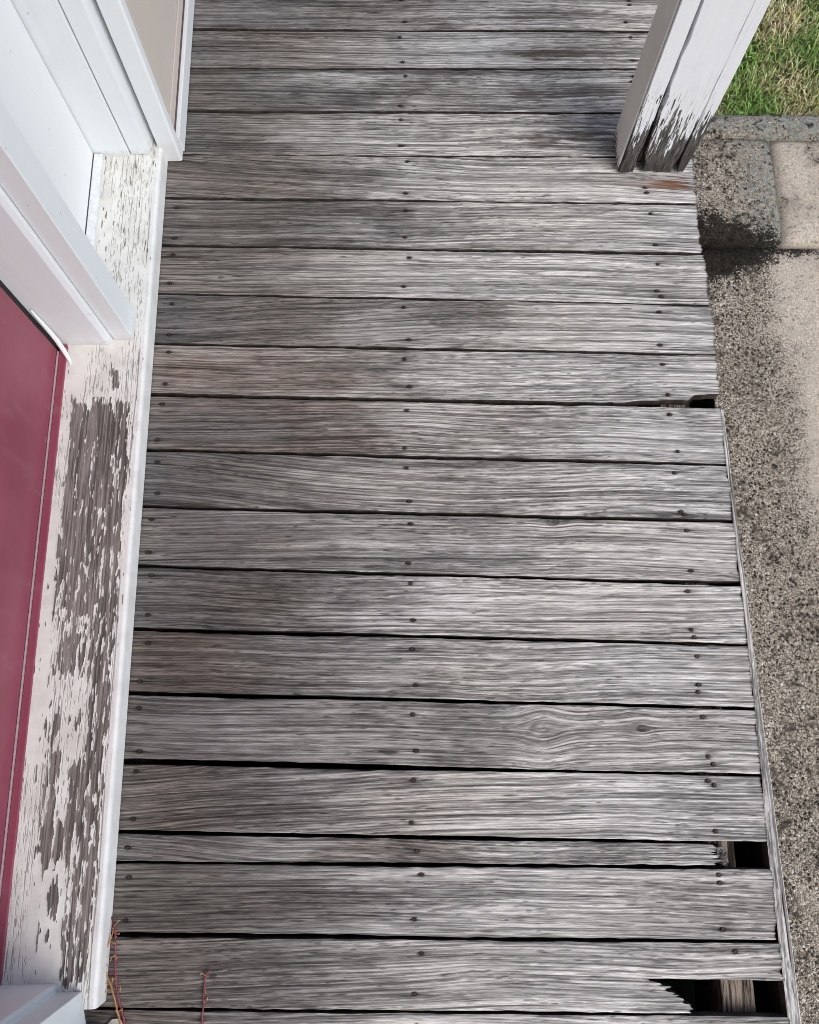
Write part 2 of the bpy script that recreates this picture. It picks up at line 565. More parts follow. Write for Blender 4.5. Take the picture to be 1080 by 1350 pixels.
def concrete_mat(name, mode):
    s = Mat(name)
    co = s.coord()
    x, y, z = s.xyz(co)
    warp = s.vadd(co, s.scalecol(s.vec(s.sub(s.noise(co, 160.0, 2), 0.5), s.sub(s.noise(s.vadd(co, (3, 1, 0)), 160.0, 2), 0.5), 0.0), 0.006))
    cell = s.voro(warp, 230.0, 'F1', 'Color')
    cr = s.xyz(cell)
    edge = s.voro(warp, 230.0, 'DISTANCE_TO_EDGE')
    fine = s.noise(co, 420.0, 3, 0.7)
    big = s.noise(co, 9.0, 4, 0.62)
    mid = s.noise(co, 34.0, 4, 0.65)
    worm = s.noise(co, 300.0, 3, 0.72)
    stone = s.mix(s.step(worm, 0.40, 0.60), (0.125, 0.100, 0.074), (0.66, 0.575, 0.465))
    stone = s.mix(s.mul(s.step(cr[0], 0.62, 0.72), s.step(edge, 0.04, 0.16)), stone, s.mix(cr[1], (0.36, 0.29, 0.22), (0.78, 0.73, 0.64)))
    stone = s.mix(s.mul(s.step(cr[2], 0.84, 0.90), s.step(edge, 0.04, 0.16)), stone, (0.045, 0.036, 0.028))
    tan = s.mix(s.step(fine, 0.38, 0.64), (0.45, 0.38, 0.30), (0.80, 0.72, 0.61))
    tan = s.mix(s.mul(s.step(mid, 0.45, 0.75), 0.35), tan, (0.30, 0.26, 0.21))
    tan = s.mix(s.mul(s.step(cr[2], 0.72, 0.9), 0.55), tan, s.mix(cr[0], (0.15, 0.12, 0.10), (0.70, 0.64, 0.56)))
    if mode == 'walk':            # tan wash next to dark lichen that follows the porch
        g = s.add(s.sub(x, s.mul(s.sub(0.80, y), 0.05)), s.add(s.mul(s.sub(big, 0.5), 0.14), s.add(s.mul(s.sub(worm, 0.5), 0.22), s.mul(s.sub(mid, 0.5), 0.12))))
        g = s.sub(g, s.mul(s.step(y, 0.45, -0.25), 0.35))
        clean = s.step(g, 0.645, 0.715)
        blot = s.mul(s.step(big, 0.55, 0.68), s.mul(s.step(y, 0.35, 0.0), 0.55))
        clean = s.math('MAXIMUM', clean, blot)
    elif mode == 'border':
        clean = s.mul(s.step(mid, 0.52, 0.72), 0.5)
    else:
        clean = s.step(s.add(big, s.mul(mid, 0.4)), 0.42, 0.62)
    grime = s.mul(s.sub(1.0, clean), s.step(s.add(s.mul(s.noise(co, 150.0, 4, 0.75), 0.62), s.mul(s.noise(co, 22.0, 4, 0.65), 0.47)), 0.565, 0.655))
    rough_c = s.mix(s.mul(grime, 0.86), stone, (0.022, 0.017, 0.013))
    if mode == 'border':
        gl = s.step(s.add(x, s.mul(s.sub(mid, 0.5), 0.12)), 0.61, 0.70)
        gl2 = s.math('MAXIMUM', gl, s.step(s.add(y, s.mul(s.sub(mid, 0.5), 0.03)), 1.185, 1.20))
        lich = s.mul(gl2, s.mul(s.step(s.noise(co, 75.0, 4, 0.7), 0.40, 0.56), s.sub(0.9, s.mul(grime, 0.5))))
        rough_c = s.mix(lich, rough_c, s.mix(s.step(fine, 0.35, 0.65), (0.19, 0.215, 0.185), (0.56, 0.58, 0.52)))
        crm = s.step(s.noise(s.vadd(co, (5, 5, 0)), 40.0, 4, 0.7), 0.56, 0.64)
        rough_c = s.mix(s.mul(crm, 0.8), rough_c, s.mix(s.step(fine, 0.4, 0.6), (0.28, 0.235, 0.18), (0.68, 0.61, 0.51)))
        blk = s.step(s.noise(co, 60.0, 4, 0.7), 0.56, 0.62)
        rough_c = s.mix(s.mul(blk, 0.9), rough_c, (0.018, 0.016, 0.013))
    col = s.mix(clean, rough_c, tan)
    # moss along the open joint
    if mode in ('walk', 'border'):
        jd = s.math('ABSOLUTE', s.sub(y, 0.925))
        wid = s.mul(s.step(x, 0.80, 0.55), 0.075)
        mossf = s.step(s.sub(s.add(jd, s.add(s.mul(s.sub(s.noise(co, 38.0, 4, 0.7), 0.5), 0.12), s.mul(s.sub(s.noise(co, 230.0, 2, 0.6), 0.5), 0.11))), wid), 0.010, -0.010)
        col = s.mix(s.mul(mossf, 0.93), col, s.mix(fine, (0.006, 0.005, 0.004), (0.024, 0.020, 0.014)))
    s.inp('Base Color', col)
    s.inp('Roughness', 0.93)
    s.inp('Specular IOR Level', 0.15)
    h = s.add(s.mul(s.step(edge, 0.0, 0.25), s.lerp(clean, 1.0, 0.35)), s.add(s.mul(fine, 0.6), s.mul(mid, 0.6)))
    s.bump(h, 0.0030, 1.0)
    return s.m

# ------------------------------------------------------------------ planks
def plank(sx, lo, hi, th, nw=9, ch=0.0022, ch_lo=None, ch_hi=None, jag0=None, jag1=None, relief=0.0004, seed=0):
    """grid plank: sx stations along the length, lo/hi edge lines, th thickness; ends may be ragged"""
    sx, lo, hi = map(np.asarray, (sx, lo, hi))
    ns = len(sx)
    ch_lo = ch if ch_lo is None else ch_lo
    ch_hi = ch if ch_hi is None else ch_hi
    tt = np.concatenate([[0], np.linspace(0, 1, nw), [1]])
    W = nw + 2
    X = np.repeat(sx[:, None], W, 1)
    Y = np.zeros((ns, W))
    Z = np.zeros((ns, W))
    rg = np.random.default_rng(seed)
    for j in range(W):
        if j == 0:
            Y[:, j] = lo
            Z[:, j] = -ch_lo
        elif j == W - 1:
            Y[:, j] = hi
            Z[:, j] = -ch_hi
        else:
            a = lo + ch_lo
            b = hi - ch_hi
            Y[:, j] = a + (b - a) * tt[j]
            Z[:, j] = relief * rg.standard_normal() + relief * wander(ns, 4, seed * 31 + j)
    span = sx[-1] - sx[0]
    if jag1 is not None:
        f = smooth01((X - (sx[-1] - 0.06)) / 0.06)
        X = X + f * np.asarray(jag1)[None, :]
    if jag0 is not None:
        f = 1 - smooth01((X - sx[0]) / 0.06)
        X = X + f * np.asarray(jag0)[None, :]
    V = [np.stack([X, Y, Z], 2).reshape(-1, 3)]
    nb = ns * W
    # underside rows keep the end shape of their edges, three across
    bj = [0, W // 2, W - 1]
    V.append(np.stack([X[:, bj], Y[:, bj], np.full((ns, 3), -th)], 2).reshape(-1, 3))
    V = np.concatenate(V)
    F = []
    for i in range(ns - 1):
        for j in range(W - 1):
            a = i * W + j
            F.append((a, a + W, a + W + 1, a + 1))
        b = nb + i * 3
        F.append((i * W, b, b + 3, (i + 1) * W))
        F.append((i * W + W - 1, (i + 1) * W + W - 1, b + 5, b + 2))
        F.append((b, b + 1, b + 4, b + 3))
        F.append((b + 1, b + 2, b + 5, b + 4))
    for i, flip in ((0, False), (ns - 1, True)):
        m = W // 2
        b = nb + i * 3
        top = [i * W + j for j in range(W)]
        f1 = top[:m + 1] + [b + 1, b]
        f2 = top[m:] + [b + 2, b + 1]
        for f in (f1, f2):
            F.append(tuple(f if flip else f[::-1]))
    me = mesh_from(V, F)
    bm = bmesh.new()
    bm.from_mesh(me)
    bmesh.ops.recalc_face_normals(bm, faces=bm.faces)
    bm.to_mesh(me)
    bm.free()
    return me

# ================================================================== SETTING
BT = 0.0215                     # board thickness
ZC = -0.17                      # top of the concrete and of the lawn soil
def soil_mat():
    s = Mat('soil')
    co = s.coord()
    n = s.noise(co, 30.0, 5, 0.65)
    g = s.noise(co, 3.0, 4)
    s.inp('Base Color', s.mix(s.step(n, 0.4, 0.65), s.mix(g, (0.060, 0.060, 0.024), (0.060, 0.080, 0.024)), (0.16, 0.14, 0.07)))
    s.inp('Roughness', 0.95)
    s.bump(n, 0.01, 1.0)
    return s.m
bm = bmesh.new()
bmesh.ops.create_grid(bm, x_segments=20, y_segments=20, size=60)
g = obj('ground', bm_mesh(bm), soil_mat(), None, (0, 0, ZC - 0.035))
tag(g, kind='structure')

sd = Mat('shaded_soil')
sd.inp('Base Color', sd.mix(sd.noise(sd.coord(), 40.0, 4), (0.008, 0.007, 0.006), (0.022, 0.018, 0.014)))  # near-black soil: the shade under the deck is put into the colour
sd.inp('Roughness', 1.0)
o = obj('soil', box(-0.60, 0.525, -1.0, 2.15, ZC - 0.034, ZC - 0.02, 0.0), sd.m)
tag(o, kind='structure')

# concrete walk: pieces butted with open joints
walk = bpy.data.objects.new('concrete_walk', None)
link(walk)
tag(walk, kind='structure')
MW, MB_, MI = concrete_mat('aggregate_walk', 'walk'), concrete_mat('lichen_border', 'border'), concrete_mat('tan_infill', 'infill')
XD = 0.545                      # just outside the fascia
def slab(x0, x1, y0, y1, top, mat, seed, nx=30, ny=30):
    xs = np.linspace(x0, x1, nx)
    ys = np.linspace(y0, y1, ny)
    hh = grf(ny, nx, 2, 2, seed) * 0.0012
    V, F = [], []
    for j in range(ny):
        for i in range(nx):
            ex = min(i, nx - 1 - i, j, ny - 1 - j)
            V.append((xs[i], ys[j], top + hh[j, i] - (0.006 if ex == 0 else 0)))
    for j in range(ny - 1):
        for i in range(nx - 1):
            a = j * nx + i
            F.append((a, a + 1, a + nx + 1, a + nx))
    rim = [i for i in range(nx)] + [j * nx + nx - 1 for j in range(1, ny)] + [(ny - 1) * nx + i for i in range(nx - 2, -1, -1)] + [j * nx for j in range(ny - 2, 0, -1)]
    n0 = len(V)
    for r_ in rim:
        V.append((V[r_][0], V[r_][1], top - 0.09))
    n = len(rim)
    for k in range(n):
        F.append((rim[k], n0 + k, n0 + (k + 1) % n, rim[(k + 1) % n]))
    return obj('concrete_slab', mesh_from(V, F, True), mat, walk)
slab(XD, 2.2, -2.6, 0.931, ZC, MW, 1, 60, 110)
slab(XD, 0.716, 0.940, 1.175, ZC + 0.012, MB_, 2, 14, 20)
slab(XD, 2.2, 1.176, 1.232, ZC + 0.014, MB_, 3, 80, 6)
slab(0.718, 2.2, 0.938, 1.1745, ZC + 0.008, MI, 4, 70, 20)

# lawn: short mixed green and straw blades
def lawn():
    rg = np.random.default_rng(5)
    n = 85000
    x = rg.uniform(0.50, 1.75, n)
    y = rg.uniform(1.222, 2.6, n)
    gx, gy = 160, 160
    f = grf(gy, gx, 5, 5, 11)
    f2 = grf(gy, gx, 14, 14, 12)
    ix = ((x - 0.50) / 1.25 * (gx - 1)).astype(int)
    iy = ((y - 1.222) / 1.378 * (gy - 1)).astype(int)
    dry = f[iy, ix] * 0.7 + f2[iy, ix] * 0.6 + rg.normal(0, 0.5, n) + 0.9 * np.exp(-(y - 1.23) / 0.10) - 0.42
    L = rg.uniform(0.010, 0.026, n) * np.where(dry > 0.4, 0.8, 1.0)
    wd = rg.uniform(0.0008, 0.0017, n)
    a = rg.uniform(0, 2 * np.pi, n)
    lean = rg.uniform(0.25, 1.25, n)
    dx, dy = np.cos(a), np.sin(a)
    V = np.zeros((n, 5, 3))
    zb = ZC - 0.033
    base = np.stack([x, y, np.full(n, zb)], 1)
    px, py = -dy * wd, dx * wd
    side = np.stack([px, py, np.zeros(n)], 1)
    fwd = np.stack([dx, dy, np.zeros(n)], 1)
    up = np.array([0, 0, 1.0])[None]
    mid = base + fwd * (L * np.sin(lean) * 0.42)[:, None] + up * (L * (0.55 + 0.35 * np.cos(lean)))[:, None] * 0.8
    tip = base + fwd * (L * np.sin(lean) * 1.15)[:, None] + up * (L * (0.35 + 0.75 * np.cos(lean)))[:, None]
    V[:, 0] = base - side
    V[:, 1] = base + side
    V[:, 2] = mid + side * 0.8
    V[:, 3] = mid - side * 0.8
    V[:, 4] = tip
    F = []
    for i in range(n):
        o = i * 5
        F.append((o, o + 1, o + 2, o + 3))
        F.append((o + 3, o + 2, o + 4))
    me = mesh_from(V.reshape(-1, 3), F)
    green = np.array([0.19, 0.33, 0.075])
    straw = np.array([0.70, 0.59, 0.33])
    t = smooth01((dry + 0.3) / 1.0)[:, None]
    c = green * (1 - t) + straw * t
    c = c * rg.uniform(0.45, 1.5, (n, 1)) * (1 + rg.normal(0, 0.08, (n, 3)))
    ca = np.ones((n, 5, 4))
    ca[:, :, :3] = np.clip(c, 0.005, 0.7)[:, None, :]
    at = me.color_attributes.new('blade', 'FLOAT_COLOR', 'POINT')
    at.data.foreach_set('color', ca.reshape(-1))
    s = Mat('grass_blades')
    s.inp('Base Color', s.attr('blade').outputs['Color'])
    s.inp('Roughness', 0.6)
    o = obj('lawn', me, s.m)
    tag(o, 'short patchy lawn of green and straw blades beyond the concrete', 'grass', kind='stuff')
lawn()

# ================================================================== HOUSE
HR = 0.026
house = empty('house', 'white framed house front with burgundy door, peeling sill and beige wall', 'house', (-0.64 * K, 0.5 * K, 0), math.atan(HR))
U = lambda *a: [v * K for v in a]
def hbox(name, u0, u1, v0, v1, z0, z1, mat, parent=house, bev=0.0012):
    return obj(name, box(*U(u0, u1, v0, v1), z0, z1, bev), mat, parent)
def hprism(name, prof, z0, z1, mat, parent=house, bev=0.0012):
    return obj(name, prism([(a * K, b * K) for a, b in prof], z0, z1, bev), mat, parent)

ZS = 0.039                      # sill top
TOP = 2.12
# ---- sill: dense mesh with real flaking paint
def make_sill():
    v0, v1 = -1.02 * K, 1.075 * K
    u0, u1 = -0.192 * K, 0.0
    ny, nx = 960, 150
    v = np.linspace(v0, v1, ny)[:, None] * np.ones((1, nx))
    uu = np.linspace(0, 1, nx)[None, :] * np.ones((ny, 1))
    t = (v / K)                                       # length in survey units
    # hand-read map of how bare the timber is: (t centre, t half, s centre, s half, amount)
    B = np.full((ny, nx), 0.0)
    # survey v for picture rows
    rows = [420, 480, 540, 600, 700, 800, 900, 1000, 1100, 1200, 1300]
    vals = [0.496, 0.376, 0.255, 0.142, -0.042, -0.210, -0.387, -0.545, -0.695, -0.840, -0.980]
    def T(py): return np.interp(py, rows, vals)
    def patch(pa, pb, s0, s1, amt, soft=0.045, softs=0.07):
        a, b = T(pb), T(pa)
        m = smooth01((t - a) / soft + 0.5) * smooth01((b - t) / soft + 0.5)
        m = m * smooth01((uu - s0) / softs + 0.5) * smooth01((s1 - uu) / softs + 0.5)
        np.maximum(B, amt * m, out=B)
    patch(535, 820, 0.16, 0.87, 0.92, 0.06)
    patch(800, 885, 0.24, 0.56, 0.62)
    patch(800, 900, 0.62, 0.88, 0.80)
    patch(860, 1290, 0.68, 0.88, 0.80)
    patch(1000, 1140, 0.50, 0.86, 0.78)
    patch(985, 1130, 0.24, 0.42, 0.52)
    patch(1085, 1135, 0.26, 0.50, 0.82)
    patch(1130, 1290, 0.58, 0.86, 0.80)
    patch(940, 975, 0.20, 0.36, 0.78)
    patch(935, 960, 0.46, 0.60, 0.75)
    patch(1170, 1205, 0.40, 0.52, 0.75)
    patch(1222, 1240, 0.34, 0.44, 0.75)
    patch(490, 512, 0.62, 0.70, 0.7, 0.02, 0.03)
    ju, jv = grf(ny, nx, 5, 2.2, 31), grf(ny, nx, 30, 8, 32)
    B = np.clip(B + (0.10 * ju + 0.09 * jv) * (B > 0.03) * (B < 0.97), 0, 0.93)
    B = np.where(B < 0.03, 0.015, B)
    f = grf(ny, nx, 6, 1.1, 3) * 0.62 + grf(ny, nx, 18, 2.1, 4) * 0.36 + grf(ny, nx, 2.6, 0.75, 5) * 0.52
    rank = np.argsort(np.argsort(f.ravel())).reshape(f.shape) / f.size
    bare = smooth01((B - rank) / 0.02 + 0.5)
    # gnaw small flakes back in
    cr = grf(ny, nx, 20, 1.0, 8)
    gate = smooth01((grf(ny, nx, 40, 14, 9) + 1.3) / 1.0)
    crack = np.maximum(smooth01((0.20 - np.abs(cr - 0.25)) / 0.12), 0.8 * smooth01((0.15 - np.abs(grf(ny, nx, 14, 1.0, 18) + 0.5)) / 0.10)) * gate
    crack *= (1 - bare)
    nose = smooth01((uu - 0.905) / 0.02)
    crack *= (1 - 0.75 * nose)
    # joint between the worn top and the nose
    gl = smooth01((0.010 - np.abs(uu - 0.908 - 0.006 * grf(ny, nx, 30, 60, 21))) / 0.006) * smooth01((grf(ny, nx, 45, 70, 22) + 0.6) / 0.7)
    crack = np.maximum(crack, gl * (1 - bare)) * (uu < 0.965)
    bare = bare * (uu < 0.97)
    grain = grf(ny, nx, 16, 1.0, 13)
    h = (1 - bare) * 0.0007 - crack * 0.0007 + bare * grain * 0.00018 + grf(ny, nx, 20, 12, 15) * 0.0002
    fy_, fx_ = np.fft.fftfreq(ny)[:, None], np.fft.fftfreq(nx)[None, :]
    bl = np.fft.ifft2(np.fft.fft2(bare) * np.exp(-2 * np.pi ** 2 * ((fy_ * 2.5) ** 2 + (fx_ * 1.8) ** 2))).real
    h = h + (1 - bare) * np.clip(bl * 2.2, 0, 1) * 0.0004 * (uu < 0.95)      # paint curls up at flake rims
    u = u0 + (u1 - u0) * uu
    z = ZS - 0.030 * (uu - 1) * K * 0.25 + h
    rn = np.clip((uu - 0.955) / 0.045, 0, 1)
    z = z - 0.007 * (1 - np.sqrt(np.clip(1 - rn ** 2, 0, 1)))
    V = np.stack([u, v, z], 2).reshape(-1, 3)
    n0 = len(V)
    low = np.stack([np.full(ny, u1), v[:, 0], np.full(ny, 0.0035)], 1)
    back = np.stack([np.full(ny, u0), v[:, 0], np.full(ny, 0.0035)], 1)
    V = np.concatenate([V, low, back])
    i = np.arange(ny - 1)[:, None]
    j = np.arange(nx - 1)[None, :]
    a = (i * nx + j).ravel()
    Q = np.stack([a, a + 1, a + nx + 1, a + nx], 1).tolist()
    for k in range(ny - 1):
        Q.append([k * nx + nx - 1, n0 + k, n0 + k + 1, (k + 1) * nx + nx - 1])
        Q.append([k * nx, (k + 1) * nx, n0 + ny + k + 1, n0 + ny + k])
        Q.append([n0 + k, n0 + ny + k, n0 + ny + k + 1, n0 + k + 1])
    Q.append([j_ for j_ in range(nx - 1, -1, -1)] + [n0 + ny, n0])
    Q.append([(ny - 1) * nx + j_ for j_ in range(nx)] + [n0 + ny - 1, n0 + 2 * ny - 1])
    me = mesh_from(V, Q)
    ca = np.zeros((len(V), 4))
    ca[:n0, 0] = bare.ravel()
    ca[:n0, 1] = crack.ravel()
    ca[:n0, 2] = (grain.ravel() * 0.25 + 0.5)
    ca[:n0, 3] = nose.ravel()
    ca[n0:, 3] = 1
    at = me.color_attributes.new('wear', 'FLOAT_COLOR', 'POINT')
    at.data.foreach_set('color', ca.reshape(-1))
    s = Mat('peeling_sill_paint')
    A = s.attr('wear')
    b_, c_, g_ = s.xyz(A.outputs['Color'])
    co = s.coord()
    n = s.noise(co, 26.0, 4, 0.6)
    fb = s.noise(s.vmul(co, (700, 24, 100)), 1.0, 3, 0.65)
    pc = s.mix(s.step(n, 0.35, 0.72), (0.80, 0.795, 0.75), (0.68, 0.665, 0.62))
    pc = s.mix(A.outputs['Alpha'], pc, s.mix(s.step(n, 0.4, 0.7), (0.79, 0.79, 0.775), (0.69, 0.685, 0.66)))
    pc = s.mix(s.mul(s.step(s.noise(co, 240.0, 3, 0.7), 0.62, 0.72), 0.35), pc, (0.42, 0.40, 0.37))
    wood = s.mix(s.step(s.add(s.mul(fb, 0.7), s.mul(g_, 0.3)), 0.36, 0.64), (0.110, 0.096, 0.089), (0.300, 0.262, 0.244))
    wood = s.mix(s.step(s.noise(co, 11.0, 3), 0.35, 0.7), wood, s.scalecol(wood, 0.72))
    col = s.mix(s.mul(c_, 0.66), pc, (0.16, 0.148, 0.138))
    rim = s.mul(s.mul(b_, s.sub(1.0, b_)), 4.0)
    col = s.mix(b_, col, wood)
    col = s.mix(s.mul(rim, 0.45), col, (0.055, 0.047, 0.042))  # flake-edge shadow and dirt line painted into the colour
    s.inp('Base Color', col)
    s.inp('Roughness', s.lerp(b_, 0.55, 0.9))
    s.bump(s.add(s.mul(fb, b_), s.mul(n, 0.3)), 0.0006, 0.8)
    o = obj('sill', me, s.m, house)
    o['label'] = 'white sill with paint flaked off to brown wood'
make_sill()

hbox('added_foundation', -0.30, -0.10, -5.0, 5.0, ZC - 0.04, -BT - 0.004, concrete_mat('added_foundation_concrete', 'border'))  # unseen; added to keep light from leaking in under the deck
# ---- threshold strip and door
hprism('threshold', [(-0.2075, -1.02), (-0.189, -1.02), (-0.189, 0.425), (-0.2075, 0.425)], 0.0035, ZS + 0.009, M['door'])
door = hbox('door', -0.275, -0.2105, -0.968, 0.4105, ZS + 0.011, 2.06, M['door'], bev=0.002)
sweep = hbox('door_sweep', -0.2095, -0.2065, -0.965, 0.405, ZS + 0.0095, ZS + 0.0135, paint_mat('pale_sweep', (0.50, 0.36, 0.38), 0.5, 0.3), bev=0.0005)
sweep.parent = door
for a, b, z0, z1 in ((-0.83, -0.33, 0.36, 0.92), (-0.23, 0.27, 0.36, 0.92), (-0.83, -0.33, 1.08, 1.90), (-0.23, 0.27, 1.08, 1.90)):
    bm = bmesh.new()
    vs_ = [bm.verts.new((-0.2095 * K, y * K, z)) for y, z in ((a, z0), (b, z0), (b, z1), (a, z1))]
    f = bm.faces.new(vs_)
    bmesh.ops.inset_region(bm, faces=[f], thickness=0.018, depth=0.0)
    for v_ in f.verts:
        v_.co.x += 0.006
    obj('door_panel', bm_mesh(bm), M['door'], door)
# handle out of frame height, on the latch stile
kb = bmesh.new()
bmesh.ops.create_uvsphere(kb, u_segments=20, v_segments=12, radius=0.026)
ms = Mat('brass_knob'); ms.inp('Base Color', (0.45, 0.33, 0.14)); ms.inp('Metallic', 1.0); ms.inp('Roughness', 0.35)
obj('door_knob', bm_mesh(kb, True), ms.m, door, (-0.2105 * K + 0.045, 0.33 * K, 1.0))
kb = bmesh.new()
bmesh.ops.create_cone(kb, cap_ends=True, segments=20, radius1=0.03, radius2=0.012, depth=0.03)
obj('door_knob_collar', bm_mesh(kb), ms.m, door, (-0.2105 * K + 0.016, 0.33 * K, 1.0), (0, R(90), 0))

# ---- frame: far jamb, mullion, near jamb (each a stepped profile)
zf = ZS + 0.0025
hprism('door_mullion', [(-0.30, 0.427), (-0.094, 0.427), (-0.082, 0.433), (-0.082, 0.524), (-0.30, 0.524)], zf, TOP, M['trim'])
hbox('mullion_casing', -0.0800, -0.031, 0.441, 0.512, zf + 0.001, TOP, M['trim'])
hbox('far_jamb', -0.30, -0.0795, 0.970, 1.075, zf, TOP, M['trim'])
hprism('jamb_casing', [(-0.0772, 0.9765), (-0.030, 0.9765), (-0.012, 1.058), (-0.012, 1.075), (-0.0772, 1.075)], zf + 0.001, TOP, M['trim'])
hprism('near_jamb', [(-0.30, -0.972), (-0.084, -0.972), (-0.079, -0.976), (-0.079, -0.987), (-0.030, -0.987), (-0.012, -1.060), (-0.012, -1.085), (-0.30, -1.085)], zf, TOP, M['trim'])
hbox('frame_head', -0.30, -0.012, -1.085, 1.075, TOP + 0.001, TOP + 0.09, M['trim'])
# ---- sidelight: white panel, kick rail
sl = hbox('sidelight', -0.20, -0.170, 0.5275, 0.9665, zf + 0.012, TOP - 0.002, M['panel'], bev=0.001)
r_ = hbox('bottom_rail', -0.168, -0.146, 0.5265, 0.9675, zf - 0.001, zf + 0.012, M['trim'], sl, 0.001)
r_.matrix_parent_inverse = Matrix.Identity(4)
r2 = hbox('rail_shadow_gap', -0.1715, -0.1665, 0.527, 0.967, zf, zf + 0.011, M['line'], sl, 0.0)
# ---- loose weatherstrip hanging out at the foot of the mullion
def tube(points, rad, seg=6, flat=1.0):
    pts = [Vector(p) for p in points]
    V, F = [], []
    up0 = Vector((0, 0, 1))
    for i, p in enumerate(pts):
        d = (pts[min(i + 1, len(pts) - 1)] - pts[max(i - 1, 0)]).normalized()
        a = d.cross(up0)
        if a.length < 1e-4: a = d.cross(Vector((1, 0, 0)))
        a.normalize()
        b = d.cross(a).normalized()
        rr_ = rad[i] if hasattr(rad, '__len__') else rad
        for k in range(seg):
            an = 2 * math.pi * k / seg
            V.append(p + a * math.cos(an) * rr_ + b * math.sin(an) * rr_ * flat)
    n = len(pts)
    for i in range(n - 1):
        for k in range(seg):
            F.append((i * seg + k, i * seg + (k + 1) % seg, (i + 1) * seg + (k + 1) % seg, (i + 1) * seg + k))
    F.append(tuple(range(seg - 1, -1, -1)))
    F.append(tuple((n - 1) * seg + k for k in range(seg)))
    return mesh_from(V, F, True)
gk = paint_mat('black_gap_strip', (0.02, 0.018, 0.018), 0.7, 0.2)
hbox('door_gap_dark', -0.235, -0.2135, 0.4112, 0.4265, ZS + 0.012, 2.06, gk, bev=0.0)  # black strip standing in for the shaded gap beside the door
ws = [(-0.2005, 0.421, 0.16), (-0.198, 0.418, 0.11), (-0.192, 0.410, 0.082), (-0.186, 0.398, 0.062), (-0.180, 0.383, 0.0485), (-0.177, 0.371, 0.0455)]
obj('weatherstrip', tube([(a * K, b * K, c) for a, b, c in ws], [0.0012, 0.0034, 0.0040, 0.0040, 0.0032, 0.0012], 8, 0.5), M['vinyl'], house)

# ---- casing, skirt and beige wall beyond
TOPW = 2.55
hprism('casing', [(-0.010, 1.0), (0.036, 1.0), (0.040, 1.004), (0.040, 1.031), (0.010, 1.031), (0.010, 1.074), (-0.010, 1.074)], 0.0045, TOP + 0.1, M['vinyl'])
hbox('wall', -0.30, 0.026, 1.0765, 5.0, 0.04, TOPW, M['beige'])
hbox('wall_edge', 0.011, 0.0262, 1.032, 1.0763, 0.04, TOPW, M['beige'])
hbox('skirt_board', 0.0, 0.044, 1.0325, 5.0, 0.0035, 0.040, M['vinyl'])
hbox('drip_flashing', 0.0265, 0.034, 1.0325, 5.0, 0.0402, 0.0425, M['line'], bev=0.0)
hbox('starter_strip', 0.0263, 0.0305, 1.0325, 5.0, 0.0430, 0.066, M['beige'], bev=0.0005)
hbox('wall', -0.30, 0.026, -5.0, -1.087, 0.04, TOPW, M['beige'])
hbox('skirt_board', 0.0, 0.044, -5.0, -1.095, 0.0035, 0.040, M['vinyl'])
hbox('casing', -0.010, 0.040, -1.095 + 0.002, -1.087 + 0.1 - 0.0995 + 0.004, 0.0045, TOP + 0.1, M['vinyl'])
hbox('lintel_wall', -0.30, 0.0255, -1.086, 1.0757, TOP + 0.1, TOPW, M['beige'])
# porch roof over the deck (carried by the post)
roof_m = paint_mat('porch_ceiling_paint', (0.62, 0.62, 0.60), 0.6, 0.2)
hbox('porch_roof', -0.30, 1.55, -5.0, 5.0, 2.5505, 2.62, roof_m)
hbox('porch_beam', 1.20, 1.38, -5.0, 5.0, 2.40, 2.55, M['trim'])

# ================================================================== DECK
deck = empty('porch_deck', 'weathered grey wooden porch deck with nailed boards and rotted holes at the edge', 'deck')

# joints between boards, read at x=-0.64 and x=+0.77 (survey units)
Lp = [(-.645, 1.95), (-.634, 1.815), (-.627, 1.671), (-.621, 1.53), (-.65, 1.391), (-.648, 1.247), (-.645, 1.104), (-.642, .962), (-.638, .823), (-.625, .677), (-.621, .533), (-.616, .388), (-.61, .239), (-.622, .096), (-.616, -.052), (-.609, -.198), (-.61, -.258), (-.61, -.398), (-.61, -.537)]
Rp = [(.597, 1.955), (.589, 1.826), (.58, 1.678), (.571, 1.533), (.562, 1.387), (.553, 1.238), (.772, 1.087), (.76, .946), (.729, .806), (.734, .652), (.721, .511), (.708, .36), (.773, .218), (.759, .076), (.745, -.067), (.731, -.206), (.77, -.255), (.80, -.400), (.79, -.538)]
joints = []
for (xa, ya), (xb, yb) in zip(Lp, Rp):
    sl_ = (yb - ya) / (xb - xa)
    joints.append((ya + sl_ * (-0.64 - xa), ya + sl_ * (0.77 - xa)))
for k in range(9):                                  # beyond the top of the picture
    joints.insert(0, (joints[0][0] + 0.1405, joints[0][1] + 0.1405))
N0 = 9
for k in range(7):                                  # behind the viewer
    joints.append((joints[-1][0] - 0.1445, joints[-1][1] - 0.1445))
gapL = [.0065] * N0 + [.0065, .006, .008, .007, .007, .0065, .007, .0065, .0075, .0085, .0075, .008, .008, .010, .012, .010, .007, .0085, .006] + [.007] * 7
gapR = [.006] * N0 + [.006, .006, .006, .0055, .0055, .006, .006, .006, .009, .007, .007, .007, .0065, .008, .0065, .005, .007, .008, .006] + [.007] * 7
def joint(k, x):
    a, b = joints[k]
    t = (x + 0.64) / 1.41
    return a + (b - a) * t, gapL[k] + (gapR[k] - gapL[k]) * t
def left_end(yy): return -0.64 - HR * (yy - 0.5) - 0.045
def outer_edge(yy): return -0.64 - HR * (yy - 0.5) + 1.4215
def inner_edge(yy): return outer_edge(yy) - np.interp(yy, [-2.0, -0.55, -0.2, 0.1, 0.65, 0.82], [0.026, 0.026, 0.023, 0.014, 0.010, 0.008])
